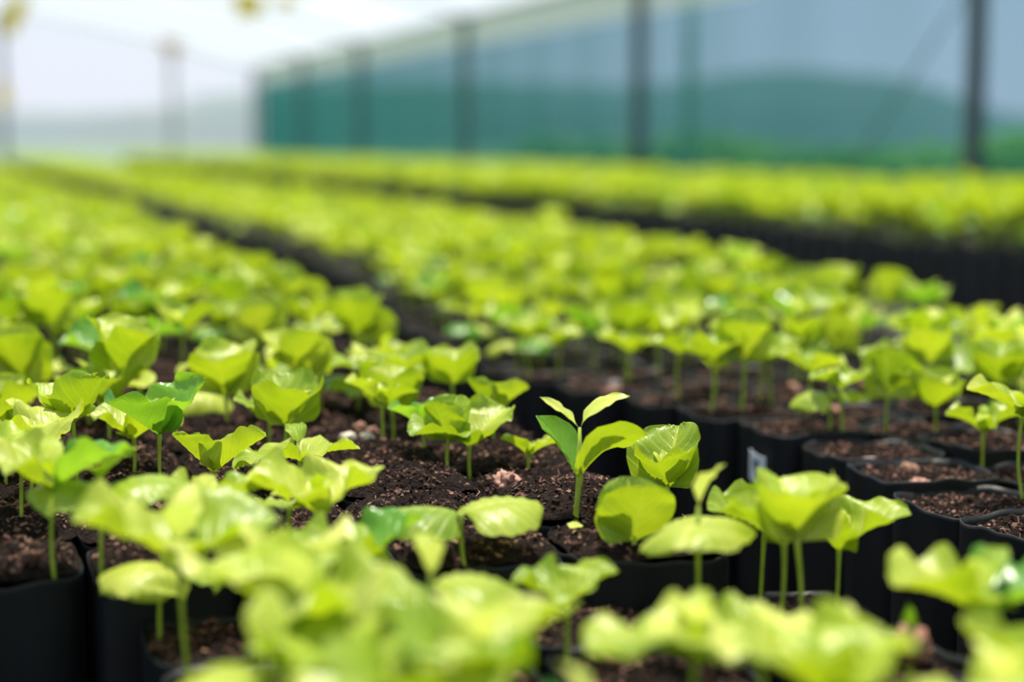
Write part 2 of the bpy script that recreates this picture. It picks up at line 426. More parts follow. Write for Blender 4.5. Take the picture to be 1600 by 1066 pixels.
# ------------------------------------------------------------------ hand-placed seedlings (seen sharply or large)
# base pixel, node height px, leaf length px, facing (deg in the picture: 0 right, 90 away), style, tint, young leaves, label
HAND = [
 (812, 738, 32, 40, 10, 'fly', 'leaf', 2, 'small seedling just left of the tall two-tiered seedling, its leaf pointing right'),
 (663, 720, 32, 52, 200, 'fly', 'dark', 2, 'darker green low seedling with round leaf at left, in the sharp cluster'),
 (704, 735, 48, 58, 60, 'shut', 'leaf', 2, 'sharp seedling with tall upright folded leaf in the middle of the cluster'),
 (745, 742, 42, 76, 40, 'fly', ('leaf', 'leaf'), 1, 'sharp seedling with broad veined leaf spread right above the pinkish husk'),
 (622, 695, 50, 72, 80, 'cup', 'leaf', 2, 'round cabbage-like rosette seedling with ruffled leaves, on a thin leaning stem'),
 (598, 698, 62, 52, 170, 'fly', 'leaf', 2, 'seedling with a curled leaf reaching left, on a tall thin stem'),
 (775, 672, 40, 60, 15, 'bowl', 'leaf', 2, 'ruffled seedling behind the sharp cluster, pointed young leaf reaching right'),
 (706, 645, 42, 62, 100, 'cup', 'leaf', 1, 'slightly soft seedling with upright cupped leaves at the aisle side of left bed'),
 (640, 640, 40, 60, 100, 'fly', 'leaf', 2, 'soft seedling with a ragged hole, behind the round cabbage-like rosette'),
 (447, 724, 46, 84, 112, 'cup', 'leaf', 2, 'wide glossy rosette seedling with a small yellow leaf standing in its bowl'),
 (467, 748, 34, 84, 10, 'flat', 'leaf', 1, 'seedling with a wrinkled leaf lying flat to the right over bare soil'),
 (420, 700, 48, 64, 60, 'fly', 'leaf', 1, 'seedling peeping over the wide glossy rosette, one rounded leaf raised'),
 (250, 752, 66, 86, 35, 'bowl', 'dark', 2, 'dark glossy seedling with two large dished leaves, darkest leaves of the left bed'),
 (213, 742, 58, 74, 170, 'fly', 'leaf', 1, 'seedling with leaf pointing up-left, directly left of the dark glossy seedling'),
 (330, 775, 44, 76, 15, 'bowl', 'leaf', 2, 'low seedling in front of the dark glossy one, scalloped leaves spread wide'),
 (85, 887, 132, 98, 10, 'fly', ('dark', 'leaf'), 2, 'tall seedling at the left edge with its whole bent stem showing over bare soil'),
 (44, 778, 86, 84, 60, 'fly', 'leaf', 2, 'seedling at far left sending a long pale leaf up-left'),
 (120, 760, 100, 86, 150, 'bowl', 'leaf', 2, 'seedling with a long narrow leaf sweeping right, near the left edge'),
 (10, 740, 70, 84, 30, 'fly', 'leaf', 2, 'seedling cut by the left edge of the picture, behind the tall bent one'),
 (225, 655, 56, 82, 30, 'shut', 'leaf', 2, 'seedling with a pale curled tip topmost at left, behind the dark glossy one'),
 (180, 645, 66, 70, 170, 'fly', ('dark', 'leaf'), 2, 'seedling with a blue-green leaf behind, left of the pale curled tip'),
 (280, 655, 40, 72, 340, 'cap', 'leaf', 1, 'seedling with a domed leaf sloping right, right of the pale curled tip'),
 (350, 670, 52, 78, 90, 'cup', 'leaf', 2, 'seedling whose two leaves open like a wide funnel, behind the dark glossy one'),
 (430, 640, 40, 66, 20, 'flat', 'leaf', 2, 'soft seedling with flat leaves between the funnel seedling and the aisle'),
 (508, 640, 48, 70, 10, 'cap', 'leaf', 1, 'soft domed seedling above a bare soil patch near the aisle'),
 (40, 665, 60, 82, 80, 'shut', 'leaf', 1, 'upright large-leaved seedling at the left edge, second row behind the tall bent one'),
 (115, 625, 48, 36, 200, 'flat', 'pale', 0, 'tiny pale single-leaved seedling near the left edge'),
 (560, 625, 60, 62, 30, 'flat', 'leaf', 1, 'blurred flat-leaved seedling behind the curled-leaf one'),
 (1040, 795, 30, 84, 55, 'cup', 'leaf', 2, 'broad rosette seedling right of the tall two-tiered seedling, its leaves ruffled'),
 # blurred foreground
 (728, 888, 84, 112, 190, 'wide', 'leaf', 0, 'blurred seedling with one broad umbrella-like leaf in front of bare soil'),
 (505, 900, 90, 96, 20, 'fly', 'leaf', 2, 'blurred seedling in front of the flat wrinkled one, four leaf tips up'),
 (455, 860, 66, 52, 170, 'flat', 'leaf', 1, 'small blurred seedling behind the four-tipped blurred one'),
 (330, 885, 92, 90, 15, 'fly', 'leaf', 1, 'blurred seedling with a rounded pale leaf at right, below the dark glossy one'),
 (175, 960, 150, 100, 170, 'cap', 'leaf', 2, 'blurred seedling with a drooping round leaf beside the tall bent stem'),
 (300, 1085, 200, 130, 20, 'fly', 'leaf', 2, 'large very blurred yellow seedling in the lower left'),
 (400, 1120, 220, 130, 70, 'flat', 'pale', 2, 'very blurred pale yellow seedling at lower left centre'),
 (480, 1180, 200, 140, 160, 'fly', 'leaf', 2, 'very blurred yellow green seedling right of the pale yellow one'),
 (680, 1110, 190, 130, 20, 'cap', 'leaf', 2, 'large very blurred round-leaved seedling at bottom centre left'),
 (565, 1010, 130, 96, 30, 'fly', ('dark', 'leaf'), 1, 'blurred seedling between the umbrella leaf and the large bottom centre ones'),
 (560, 1240, 200, 150, 0, 'flat', 'leaf', 2, 'very blurred seedling cut by the bottom edge, left of centre'),
 (760, 1260, 210, 150, 40, 'fly', 'leaf', 2, 'very blurred seedling cut by the bottom edge near centre'),
 (885, 1035, 95, 78, 5, 'fly', 'leaf', 0, 'blurred two-leaved seedling with open wings against a black bag edge'),
 (988, 948, 96, 86, 95, 'disc', 'leaf', 1, 'blurred seedling with a tilted round disc leaf and a clear straight stem'),
 (1085, 1010, 190, 104, 250, 'cap', 'leaf', 1, 'blurred seedling with a pale sheen on its long drooping leaf'),
 (1165, 930, 110, 82, 20, 'fly', 'leaf', 2, 'blurred seedling at the back of the bushy right-hand clump'),
 (1215, 985, 130, 100, 160, 'bowl', 'leaf', 2, 'blurred seedling at the front of the bushy right-hand clump'),
 (1250, 1000, 150, 92, 100, 'cup', 'leaf', 2, 'blurred seedling in the middle of the bushy right-hand clump'),
 (1307, 947, 85, 90, 5, 'fly', 'leaf', 1, 'blurred seedling with a leaf pointing right against the black bags'),
 (1085, 1200, 180, 140, 20, 'flat', 'leaf', 2, 'very blurred seedling at the bottom, left of the big pale leaf'),
 (1200, 1215, 200, 145, 5, 'flat', 'pale', 1, 'very blurred big pale leaf seedling at the bottom right of centre'),
 (1520, 1140, 180, 130, 175, 'fly', ('leaf', 'dark'), 2, 'large blurred seedling at the lower right corner'),
 (1395, 1290, 200, 120, 20, 'cap', 'leaf', 1, 'very blurred seedling cut by the bottom edge beside the budding sprout'),
 (1560, 1330, 220, 130, 20, 'flat', 'leaf', 2, 'very blurred seedling cut by the bottom edge in the right corner'),
 (920, 1330, 190, 120, 60, 'flat', 'dark', 1, 'very blurred green seedling at the bottom edge below the open-winged one'),
 (250, 1000, 120, 100, 60, 'cap', 'leaf', 2, 'blurred green seedling above the lower left sunken soil'),
 (650, 1330, 220, 150, 60, 'fly', 'leaf', 2, 'very blurred yellow green seedling at the bottom edge, before the round-leaved one'),
 (420, 1290, 230, 150, 20, 'cap', 'leaf', 2, 'very blurred seedling cut by the bottom edge, left of centre mass'),
 (1290, 1290, 210, 140, 30, 'fly', 'leaf', 2, 'very blurred seedling at the bottom edge right of the big pale leaf'),
 # middle bed, front
 (1523, 731, 70, 54, 185, 'fly', 'leaf', 2, 'small fresh seedling alone in the sunken bag at the right edge'),
 (1600, 785, 130, 72, 170, 'fly', 'leaf', 1, 'seedling cut by the right edge with a long thin stem'),
 (1565, 655, 52, 84, 190, 'fly', 'leaf', 2, 'large sharp seedling at the right edge above the sunken bags'),
 (1600, 640, 80, 70, 150, 'fly', 'leaf', 2, 'seedling at the right edge behind the large sharp one'),
 (1297, 682, 62, 56, 190, 'cap', 'leaf', 2, 'front seedling of the middle bed, folded leaf hanging over two thin stems'),
 (1316, 678, 70, 44, 20, 'fly', 'leaf', 0, 'thin-stemmed twin close beside the front seedling of the middle bed'),
 (1258, 656, 72, 50, 160, 'fly', 'leaf', 1, 'seedling just left of the front seedling of the middle bed'),
 (1407, 612, 40, 56, 10, 'cap', 'leaf', 2, 'broad-leaved seedling over the orange-pink husk in the middle bed'),
 (1388, 618, 44, 50, 150, 'fly', 'leaf', 0, 'thin seedling hidden left of the one over the orange-pink husk'),
 (1188, 633, 66, 52, 170, 'fly', 'leaf', 1, 'left one of two close stems in the middle bed front row'),
 (1206, 632, 66, 52, 20, 'fly', 'leaf', 1, 'right one of two close stems in the middle bed front row'),
 (1456, 605, 74, 60, 30, 'fly', 'leaf', 1, 'seedling with a tall straight stem behind the sunken bags'),
 (1440, 608, 70, 54, 170, 'fly', 'leaf', 1, 'left neighbour of the tall straight stem behind the sunken bags'),
 (1118, 610, 34, 54, 20, 'bowl', 'leaf', 1, 'low seedling with a round leaf near the aisle, middle bed'),
 (1062, 625, 70, 44, 20, 'fly', 'leaf', 1, 'thin seedling at the aisle edge of the middle bed, left of the low round one'),
 (978, 600, 50, 48, 40, 'fly', 'leaf', 1, 'seedling at the aisle corner where the middle bed bulges out'),
]
rh = random.Random(3)
things = []      # bases already taken (x, y)
CAMAZ = -TH      # azimuth of image-right in world
def place_px(bx, by, k=.46):
    """the soil point seen at a pixel: the best over the bags around it"""
    p0 = ground_at(bx, by); best = None; err = 1e9
    for b in bags:
        if abs(b['x']-p0.x) > .26 or abs(b['y']-p0.y) > .30: continue
        z = SOIL
        for _ in range(4):
            p = ground_at(bx, by, z)
            x = min(max(p.x, b['x']-PX*k*b['sc'][0]), b['x']+PX*k*b['sc'][0]); y = min(max(p.y, b['y']-PY*k), b['y']+PY*k)
            z = soil_z(b, x, y)
        q = proj((x, y, z)); e = math.hypot(q[0]-bx, q[1]-by)+(abs(z-SOIL)*40)
        if e < err: err = e; best = (Vector((x, y, z)), b)
    return best
for (bx, by, hp, lp, az, st, tint, nt_, label) in HAND:
    loc, b = place_px(bx, by); w = proj(loc)[2]
    mm = w/FPX
    sp = seedling_spec(st, hp*mm, lp*mm*(1.25 if by < 900 else 1.32), CAMAZ+math.radians(az), rh, nt_, tint)
    o = build_seedling(sp, 26, 18); o.location = loc
    tag(o, label, 'seedling', 'coffee seedlings'); things.append((loc.x, loc.y)); b['full'] = True

# the sharp two-tiered seedling, leaf by leaf
loc, b = place_px(907, 803); b['full'] = True; things.append((loc.x, loc.y))
mm = proj(loc)[2]/FPX
A = lambda d: CAMAZ+math.radians(d)
hero = dict(h=54*mm, lean=(6*mm*math.cos(CAMAZ), 6*mm*math.sin(CAMAZ)), r=0.0021, seed=.4, leaves=[
    dict(n='seed_leaf', mat='dark', az=A(160), e0=1.12, bend=.35, L=124*mm, W=80*mm, cup=.6, fold=.2, rip=.12, shape='wedge', z=0, seed=4, tw=-.25, waves=1.4, stalk=.02),
    dict(n='seed_leaf', mat='leaf', az=A(-16), e0=1.22, bend=1.15, L=140*mm, W=124*mm, cup=.45, fold=.0, rip=.10, shape='wedge', z=0, seed=9, tw=-.7, waves=1.2, stalk=.02),
    dict(n='young_leaf', mat='pale', az=A(180), e0=.85, bend=.35, L=80*mm, W=38*mm, cup=.3, fold=.15, rip=.2, shape='ovate', z=84*mm, seed=5, tw=-.5),
    dict(n='young_leaf', mat='pale', az=A(2), e0=1.15, bend=1.15, L=98*mm, W=52*mm, cup=.25, fold=.05, rip=.16, shape='ovate', z=84*mm, seed=6, tw=.45)])
o = build_seedling(hero, 22, 16); o.location = loc
tag(o, 'sharp tall seedling with two pale yellow top leaves, alone at the aisle edge', 'seedling', 'coffee seedlings')

# ------------------------------------------------------------------ the other seedlings: lattice
cand = []
ra = random.Random(21)
for b in bags:
    if b.get('full'): continue
    px, py, w = proj((b['x'], b['y'], SOIL))
    if b['bed'] == 1 and b['row'] < 0 and -120 < px < 1700:
        if b['row'] > -4: continue
    if b['bed'] == 1 and 0 <= b['row'] <= 3 and b['col'] < 4: continue
    if b['bed'] == 2 and b['row'] <= 3 and b['col'] <= 1 and px < 1750: continue
    if ra.random() < .04: continue
    n = 2 if ra.random() < .92 else 1
    for k in range(n):
        x = b['x']+ra.uniform(-.018, .018)+(k-.5)*.032*(n > 1); y = b['y']+ra.uniform(-.03, .03)
        cand.append((w, b, x, y, k, n))
cand.sort(key=lambda c: c[0])
protos = []; styles = ['fly', 'cup', 'bowl', 'flat', 'cap', 'shut', 'fly', 'bowl']
for k in range(16):
    st = styles[k % 8]
    sp = seedling_spec(st, ra.uniform(.032, .050), ra.uniform(.043, .056), ra.uniform(0, 6.28), ra, ra.choice([1, 2, 2]), 'leaf' if k % 4 else ('dark', 'leaf'))
    protos.append(sp)
proto_obj = {}
ORD = ['', 'first', 'second', 'third', 'fourth', 'fifth', 'sixth', 'seventh', 'eighth', 'ninth', 'tenth', 'eleventh', 'twelfth', 'thirteenth', 'fourteenth', 'fifteenth', 'sixteenth', 'seventeenth', 'eighteenth', 'nineteenth', 'twentieth'] + ['twenty-'+s for s in ('first', 'second', 'third', 'fourth', 'fifth', 'sixth', 'seventh', 'eighth', 'ninth')] + ['thirtieth'] + ['thirty-'+s for s in ('first', 'second', 'third', 'fourth', 'fifth', 'sixth', 'seventh', 'eighth', 'ninth')]
def lab_row(b):
    ref = 'the two-tiered seedling' if b['bed'] == 1 else 'the paper label'
    r = b['row'] if b['bed'] == 1 else b['row']-4
    if r == 0: return 'level with '+ref
    if r > 0: return ('%s row behind ' % ORD[r] if r < len(ORD) else 'far rows behind ')+ref
    return '%s row before ' % ORD[-r]+ref
BED = {1: 'left bed', 2: 'middle bed', 3: 'far bed'}
N_IND = 300-len(HAND)-1
ind = 0; rest = []
for (w, b, x, y, k, n) in cand:
    z = soil_z(b, x, y) if w < 6 else base_soil(b)
    px, py, _ = proj((x, y, z+.06))
    pxb, pyb, _ = proj((x, y, z+.09))
    seen = w > .45 and -40 < px < 1640 and pyb < 1090 and b['bed'] < 3 and (b['bed'] == 1 or b['row'] < 38)
    if seen and ind < N_IND:
        ind += 1; v = ra.randrange(16)
        if v not in proto_obj: o = proto_obj[v] = build_seedling(protos[v], 18, 14)
        else: o = copy_thing(proto_obj[v])
        o.location = (x, y, z); o.rotation_euler = (0, 0, ra.uniform(0, 6.28)); s = ra.uniform(.85, 1.2); o.scale = (s, s, s)
        soft = '' if w < 1.9 else 'blurred '
        if n == 2: who = ('left ' if k == 0 else 'right ')+soft+'seedling'
        else: who = 'lone '+soft+'seedling'
        tag(o, '%s, %s, %s bag from aisle, %s' % (who, BED[b['bed']], ORD[b['col']+1], lab_row(b)), 'seedling', 'coffee seedlings')
    else: rest.append((w, x, y, z, b['bed']))
# the rest: one mass
def low_proto(sp, nu, nv):
    mb = MB(); top = stem_pts(sp['h'], sp['lean'], sp['seed'])[-1]
    mb.tube([(0, 0, -.004), tuple(top)], .0018, 4, 0, False)
    for l in sp['leaves']:
        mi = {'leaf': 1, 'dark': 2, 'pale': 3}[l['mat']]
        leaf(mb, top+Vector((0, 0, l['z'])), l['az'], l['e0'], l['bend'], l['L'], l['W'], l['cup'], l['fold'], l['rip'], l['seed'], l['shape'], nu, nv, l.get('tw', 0), mi)
    v = np.array(mb.v, dtype=np.float32); uv = np.array(mb.uv, dtype=np.float32)
    assert all(len(f) == 4 for f in mb.f)
    return v, np.array(mb.f, dtype=np.int32), np.array(mb.m, dtype=np.int32), uv
def mass(name, lods, items, mats):
    """items: (x, y, z, rot, scale, lod, variant) -> one mesh"""
    V = []; Fc = []; Mi = []; UV = []; off = 0
    for (x, y, z, a, s, lod, k) in items:
        v, f, m, uv = lods[lod][k]
        ca, sa = math.cos(a)*s, math.sin(a)*s
        w = np.empty_like(v); w[:, 0] = v[:, 0]*ca-v[:, 1]*sa+x; w[:, 1] = v[:, 0]*sa+v[:, 1]*ca+y; w[:, 2] = v[:, 2]*s+z
        V.append(w); Fc.append(f+off); Mi.append(m); UV.append(uv); off += len(v)
    V = np.concatenate(V); Fc = np.concatenate(Fc); Mi = np.concatenate(Mi); UV = np.concatenate(UV)
    me = bpy.data.meshes.new(name); me.vertices.add(len(V)); me.vertices.foreach_set('co', V.ravel())
    me.loops.add(Fc.size); me.loops.foreach_set('vertex_index', Fc.ravel())
    me.polygons.add(len(Fc)); me.polygons.foreach_set('loop_start', np.arange(0, Fc.size, 4, dtype=np.int32))
    for k in mats: me.materials.append(M[k])
    me.polygons.foreach_set('material_index', Mi); me.polygons.foreach_set('use_smooth', np.ones(len(Fc), dtype=bool))
    uvl = me.uv_layers.new(name='UVMap'); uvl.data.foreach_set('uv', UV[Fc.ravel()].ravel())
    me.update(calc_edges=True); me.validate(); return link(name, me)
lods = [[low_proto(s, 8, 6) for s in protos], [low_proto(s, 5, 4) for s in protos], [low_proto(s, 3, 2) for s in protos]]
items = []
for (w, x, y, z, bed) in rest:
    s = ra.uniform(.85, 1.2)*(1.5 if bed == 3 else 1.1)
    items.append((x, y, z, ra.uniform(0, 6.28), s, 0 if w < 5 else 1 if w < 10 else 2, ra.randrange(16)))
o = mass('coffee_seedlings', lods, items, ['stem', 'leaf', 'dark', 'pale'])
tag(o, 'dense blurred carpet of bright green seedlings further back in the beds', 'seedlings', kind='stuff')

# ------------------------------------------------------------------ bags as objects
bag_me = [bag_mesh(s).mesh('nursery_bag', ['bag']) for s in range(8)]
soil_me = {}
def get_soil(v, dome, hi):
    key = (v, dome, hi)
    if key not in soil_me:
        soil_me[key] = soil_mesh(SV[v], dome, 34 if hi else 8, 110 if hi else 24, 520 if hi else 60, 40 if hi else 0)
        soil_me[key] = soil_me[key].mesh('soil', ['soil', 'chip', 'chip2'], True, soil_me[key].n0)
    return soil_me[key]
def bag_order(b):
    px, py, w = proj((b['x'], b['y'], SOIL))
    seen = -90 < px < 1690 and w > .5 and py < 1180
    if b['bed'] == 2 and b['col'] == 0 and 1500 < px < 1900: seen = True
    if not seen: return 1e6+w
    if b['bed'] == 3: return w+1.3 if b['col'] == 0 else 1e5
    if b['col'] == 0: return w*.45
    return w
bags.sort(key=bag_order)
rest_b = []
for i, b in enumerate(bags):
    if i < 300 and bag_order(b) < 1e5:
        w = proj((b['x'], b['y'], SOIL))[2]
        o = link('nursery_bag', bag_me[b['v']]); o.location = (b['x'], b['y'], 0); o.scale = (b['sc'][0], b['sc'][1], (SOIL+b['dz'])/.1975)
        if b['bed'] == 3: lb = 'black nursery bag in the near row of the far bed by the net wall'
        else: lb = 'black nursery bag, %s, %s from aisle, %s' % (BED[b['bed']], ORD[b['col']+1], lab_row(b))
        tag(o, lb, 'nursery bag', 'black nursery bags')
        if b['bed'] == 3: o['group'] = 'bags at the front of the far bed'
        s = link('soil', get_soil(b['v'], b['dome'], w < 2.2), o)
        s.location = (0, 0, base_soil(b)/o.scale[2]); s.scale = (1, 1, 1/o.scale[2])
        b['obj'] = o
    else: rest_b.append(b)
def low_bag(k):
    mb = MB(); n = 12; vs = []; fs = []
    for (z, s_) in ((0, .97), (.190, 1), (.197, .998), (.197, .985), (.189, .97), (.1888, .93), (.190, .5)):
        for i in range(n):
            x, y = sq(2*PI*(i+.5)/n, PX/2-.001, PY/2-.001); vs.append((x*s_, y*s_, z))
    for l in range(6):
        for i in range(n):
            j = (i+1) % n; fs.append((l*n+i, l*n+j, (l+1)*n+j, (l+1)*n+i))
    m = [0]*(4*n)+[1]*(2*n)
    for i in range(0, n//2-1):
        fs.append((6*n+i, 6*n+i+1, 6*n+n-2-i, 6*n+n-1-i)); m.append(1)
    return np.array(vs, dtype=np.float32), np.array(fs, dtype=np.int32), np.array(m, dtype=np.int32), np.full((len(vs), 2), .5, dtype=np.float32)
o = mass('nursery_bags', [[low_bag(0)]], [(b['x'], b['y'], b['dz'], 0, 1, 0, 0) for b in rest_b], ['bag', 'soil'])
tag(o, 'black nursery bags packed further back in the beds', 'nursery bags', kind='stuff')

# ------------------------------------------------------------------ small things on the soil
def lump(rad, seed, flat=.6, nu=12, nv=8, rough=.25):
    mb = MB(); vs = []; fs = []
    for j in range(nv+1):
        t = PI*j/nv
        for i in range(nu):
            a = 2*PI*i/nu; d = Vector((math.sin(t)*math.cos(a), math.sin(t)*math.sin(a), math.cos(t)))
            r = 1+rough*(noise.noise(d*1.6+Vector((seed, 0, 0)))*1.6+noise.noise(d*4.5+Vector((seed, 0, 0)))*1.5); d = d*r*rad; vs.append((d.x*1.25, d.y, d.z*flat))
    for j in range(nv):
        for i in range(nu):
            k = (i+1) % nu; fs.append((j*nu+i, (j+1)*nu+i, (j+1)*nu+k, j*nu+k))
    mb.add(vs, fs); return mb
HUSK = [
 (793, 757, 17, 'husk', 1.0, 'crumpled pinkish brown husk on the soil in front of the sharp cluster'),
 (543, 690, 12, 'grit', .7, 'pale pinkish stone on soil beside the wide glossy rosette'),
 (562, 680, 8, 'husk', .7, 'small pink chip right of the pale pinkish stone'),
 (574, 690, 10, 'grit', .7, 'pale stone under the curled-leaf seedling'),
 (590, 668, 9, 'husk', .7, 'orange pink chip behind the stem of the curled-leaf seedling'),
 (893, 834, 12, 'leafbit', .3, 'small pale green fallen leaf bit on soil below the two-tiered seedling'),
 (1412, 628, 14, 'husk', .8, 'orange-pink husk under the broad-leaved seedling of the middle bed'),
 (1327, 672, 12, 'husk', .7, 'orange husk right of the two thin stems, middle bed'),
 (1304, 645, 9, 'husk', .7, 'pink husk behind the two thin stems, middle bed'),
 (1226, 638, 10, 'husk', .7, 'pink husk left of the two thin stems, middle bed'),
 (1345, 612, 11, 'husk', .7, 'round pinkish husk midway along the middle bed front soil'),
 (1368, 616, 8, 'husk', .7, 'small pinkish husk right of the round one'),
 (1240, 612, 9, 'husk', .7, 'brown pink husk at the back left of the middle bed front bag'),
 (1185, 645, 13, 'chip', .5, 'flat brown bark piece at the aisle edge of middle bed'),
 (1438, 759, 11, 'husk', .5, 'flat orange stone in the sunken bag at right'),
 (1378, 724, 12, 'grit', .35, 'pale flake on the sunken soil at right'),
 (1424, 730, 12, 'chip2', .3, 'tan flake on the sunken soil beside the pale flake'),
 (1500, 667, 8, 'husk', .6, 'brownish husk behind the small fresh seedling'),
 (340, 818, 12, 'husk', .8, 'pinkish husk half hidden by the blurred foreground leaves at left'),
 (430, 770, 9, 'chip', .7, 'brown chip below the wide glossy rosette'),
 (345, 762, 11, 'chip', .6, 'curled red-brown bark chip under the dark glossy seedling'),
 (1310, 1040, 26, 'husk', .7, 'blurred pink husk near the bottom right on the front soil'),
 (1425, 1040, 24, 'husk', .6, 'blurred pink husk beside the budding sprout'),
 (975, 625, 10, 'husk', .7, 'pink chip at the aisle corner of the middle bed'),
 (960, 605, 9, 'grit', .7, 'pale chip at the aisle corner of the middle bed'),
 (488, 522, 9, 'husk', .8, 'blurred pinkish husk among leaves near the aisle, left bed'),
 (60, 915, 14, 'chip', .5, 'brown bark chip at the rim of the lower left bag'),
]
M['leafbit'] = M['pale']
CATS = {'husk': ('seed_husk', 'husk'), 'grit': ('pebble', 'stone'), 'leafbit': ('fallen_leaf', 'leaf'), 'chip': ('bark_chip', 'bark chip'), 'chip2': ('bark_chip', 'bark chip')}
for i, (x, y, r, m, fl, lb) in enumerate(HUSK):
    loc, b = place_px(x, y, .36); mm = proj(loc)[2]/FPX
    nm, cat = CATS[m]
    if m == 'leafbit':
        mb = MB(); leaf(mb, (-r*mm, 0, .002), .3, .15, .3, r*2.2*mm, r*1.7*mm, .4, .1, .1, 3)
        me = mb.mesh(nm, ['pale'])
    else:
        me = lump(r*mm, i*3.1, fl, 24, 18, .42 if m != 'grit' else .12).mesh(nm, [m])
    o = link(nm, me, None, loc+Vector((0, 0, r*mm*fl*.75))); o.rotation_euler = (rh.uniform(-.3, .3), rh.uniform(-.3, .3), rh.uniform(0, 6.28))
    tag(o, lb, cat, 'husks and chips on the soil')
# sprout still wearing its seed
loc, b = place_px(1418, 1085); mm = proj(loc)[2]/FPX
root = link('coffee_sprout', None, None, loc)
mb = MB(); mb.tube([(0, 0, -.004), (.001, 0, 50*mm), (.001, 0, 70*mm)], [.0018, .0018, .002], 8); link('stem', mb.mesh('stem', ['stem']), root)
mb = lump(24*mm, 8, 1.15); sd = link('seed_husk', mb.mesh('seed_husk', ['husk']), root, (0, 0, 82*mm)); sd['label'] = 'pink seed husk'
for k in range(2):
    mb = MB(); leaf(mb, (0, 0, 88*mm), 1.2+k*PI, 1.45, .2, 58*mm, 34*mm, 1.3, .1, .1, k, 'ovate'); link('seed_leaf', mb.mesh('seed_leaf', ['dark']), root)
tag(root, 'budding sprout with green tip rising from its pink seed, lower right', 'sprout')

# paper label on a bag face of the middle bed
def aisle_face(px, py, bed=2, zmax=.2):
    """the bag of the aisle row whose face the pixel's ray meets"""
    d = F + R*((px-800)/FPX) + U*((533-py)/FPX); best = None
    for b in bags:
        if b['bed'] == bed and b['col'] == 0:
            t = (b['x']-PX*.5-CAM.x)/d.x; p = CAM+d*t
            if abs(p.y-b['y']) <= PY*.5: return b, p
    return None, None
b, p = aisle_face(1186, 731)
a = -math.radians(118)      # faces out and a little toward the front
def surf_label(p, w, h, lb, name, marks=True, fwd=.03):
    root = link(name, None, None, p)
    mb = MB(); n = 10; vs = []; fs = []
    for j in (0, 1):
        for side in (0, 1):
            for i in range(n+1):
                y = (i/n-.5)*w; bow = .0035*(1-(2*i/n-1)**2)
                vs.append((-bow-.0007*side, y, (j-.5)*h+.004*(i/n-.5)))
    q = n+1
    for i in range(n):
        fs += [(i, i+1, 2*q+i+1, 2*q+i), (q+i+1, q+i, 3*q+i, 3*q+i+1), (2*q+i, 2*q+i+1, 3*q+i+1, 3*q+i), (i+1, i, q+i, q+i+1)]
    fs += [(0, 2*q, 3*q, q), (n, q+n, 3*q+n, 2*q+n)]
    mb.add(vs, fs); link('card', mb.mesh('card', ['paper'], False), root)
    if marks:
        mb = MB()
        for (yy, z0, z1) in ((.20, -.30, .30), (.08, -.1, .25), (.28, -.32, -.05), (.02, .10, .30)):
            mb.box((-.0008-.0035*(1-(2*(.5-yy)-1)**2)-.0004, -yy*w, (z0+z1)/2*h), (.0004, w*.06, (z1-z0)*h))
        mb.box((-.0046, -.15*w, .28*h), (.0004, w*.28, h*.07))
        link('writing', mb.mesh('writing', ['ink'], False), root)
    root.rotation_euler = (0, 0, 0)
    return tag(root, lb, 'label')
if b:
    lab = surf_label(Vector((b['x']-PX*.5-.0015, p.y, p.z)), .034, .030, 'small white paper label stuck on a black bag facing the aisle', 'paper_label')
b3, p3 = aisle_face(1400, 436, 3)
if b3:
    surf_label(Vector((b3['x']-PX*.5-.002, p3.y, p3.z)), .05, .045, 'blurred grey label on a black bag of the far bed', 'paper_label', False)

# ------------------------------------------------------------------ greenhouse
WX = 5.2; YE = 28.8; WTOP = 1.49; STRIP = 1.78; RIDGE = 2.75
mb = MB(); mb.box((0, 14, -.01), (2*WX+.4, 34, .02)); struct('floor', mb, ['floor'])
def sheet(name, p, mats, n=1):
    mb = MB(); mb.add(p, [tuple(range(len(p)))]); return struct(name, mb, mats)
def wavy(name, y0, y1, x, z0, z1, mk, amp=.012):
    mb = MB(); n = 120; vs = []; fs = []
    for i in range(n+1):
        y = y0+(y1-y0)*i/n
        for k, z in enumerate((z0, (z0+z1)/2, z1)):
            vs.append((x+amp*math.sin(y*5.1)*(1 if k == 1 else .5)+amp*.6*math.sin(y*13), y, z))
    for i in range(n):
        for k in range(2):
            a = i*3+k; fs.append((a, a+3, a+4, a+1))
    mb.add(vs, fs); return struct(name, mb, [mk], True)
wavy('wall_right', -2.5, YE, WX, .01, WTOP, 'net')
wavy('wall_left', -2.5, YE, -WX, .01, WTOP, 'net')
wavy('trim_1', -2.5, YE, WX-.02, WTOP, STRIP, 'curtain', .02)
wavy('trim_2', -2.5, YE, -WX+.02, WTOP, STRIP, 'curtain', .02)
def roof_z(x): return STRIP+(RIDGE-STRIP)*(1-(abs(x)/WX)**1.7)
mb = MB(); nx = 28; ny = 40; vs = []; fs = []
for i in range(nx+1):
    x = -WX+2*WX*i/nx
    for j in range(ny+1):
        y = -2.5+(YE+2.5)*j/ny; vs.append((x, y, roof_z(x)-.02*abs(math.sin(PI*(y-7.7)/4.5))))
for i in range(nx):
    for j in range(ny):
        a = i*(ny+1)+j; fs.append((a, a+ny+1, a+ny+2, a+1))
mb.add(vs, fs); struct('ceiling', mb, ['film'], True)
mb = MB(); vs = [(-WX, YE, .01), (WX, YE, .01)]+[(WX-2*WX*i/20, YE, roof_z(WX-2*WX*i/20)) for i in range(21)]
mb.add(vs, [tuple(range(len(vs)))]); struct('wall_back', mb, ['endfilm'])
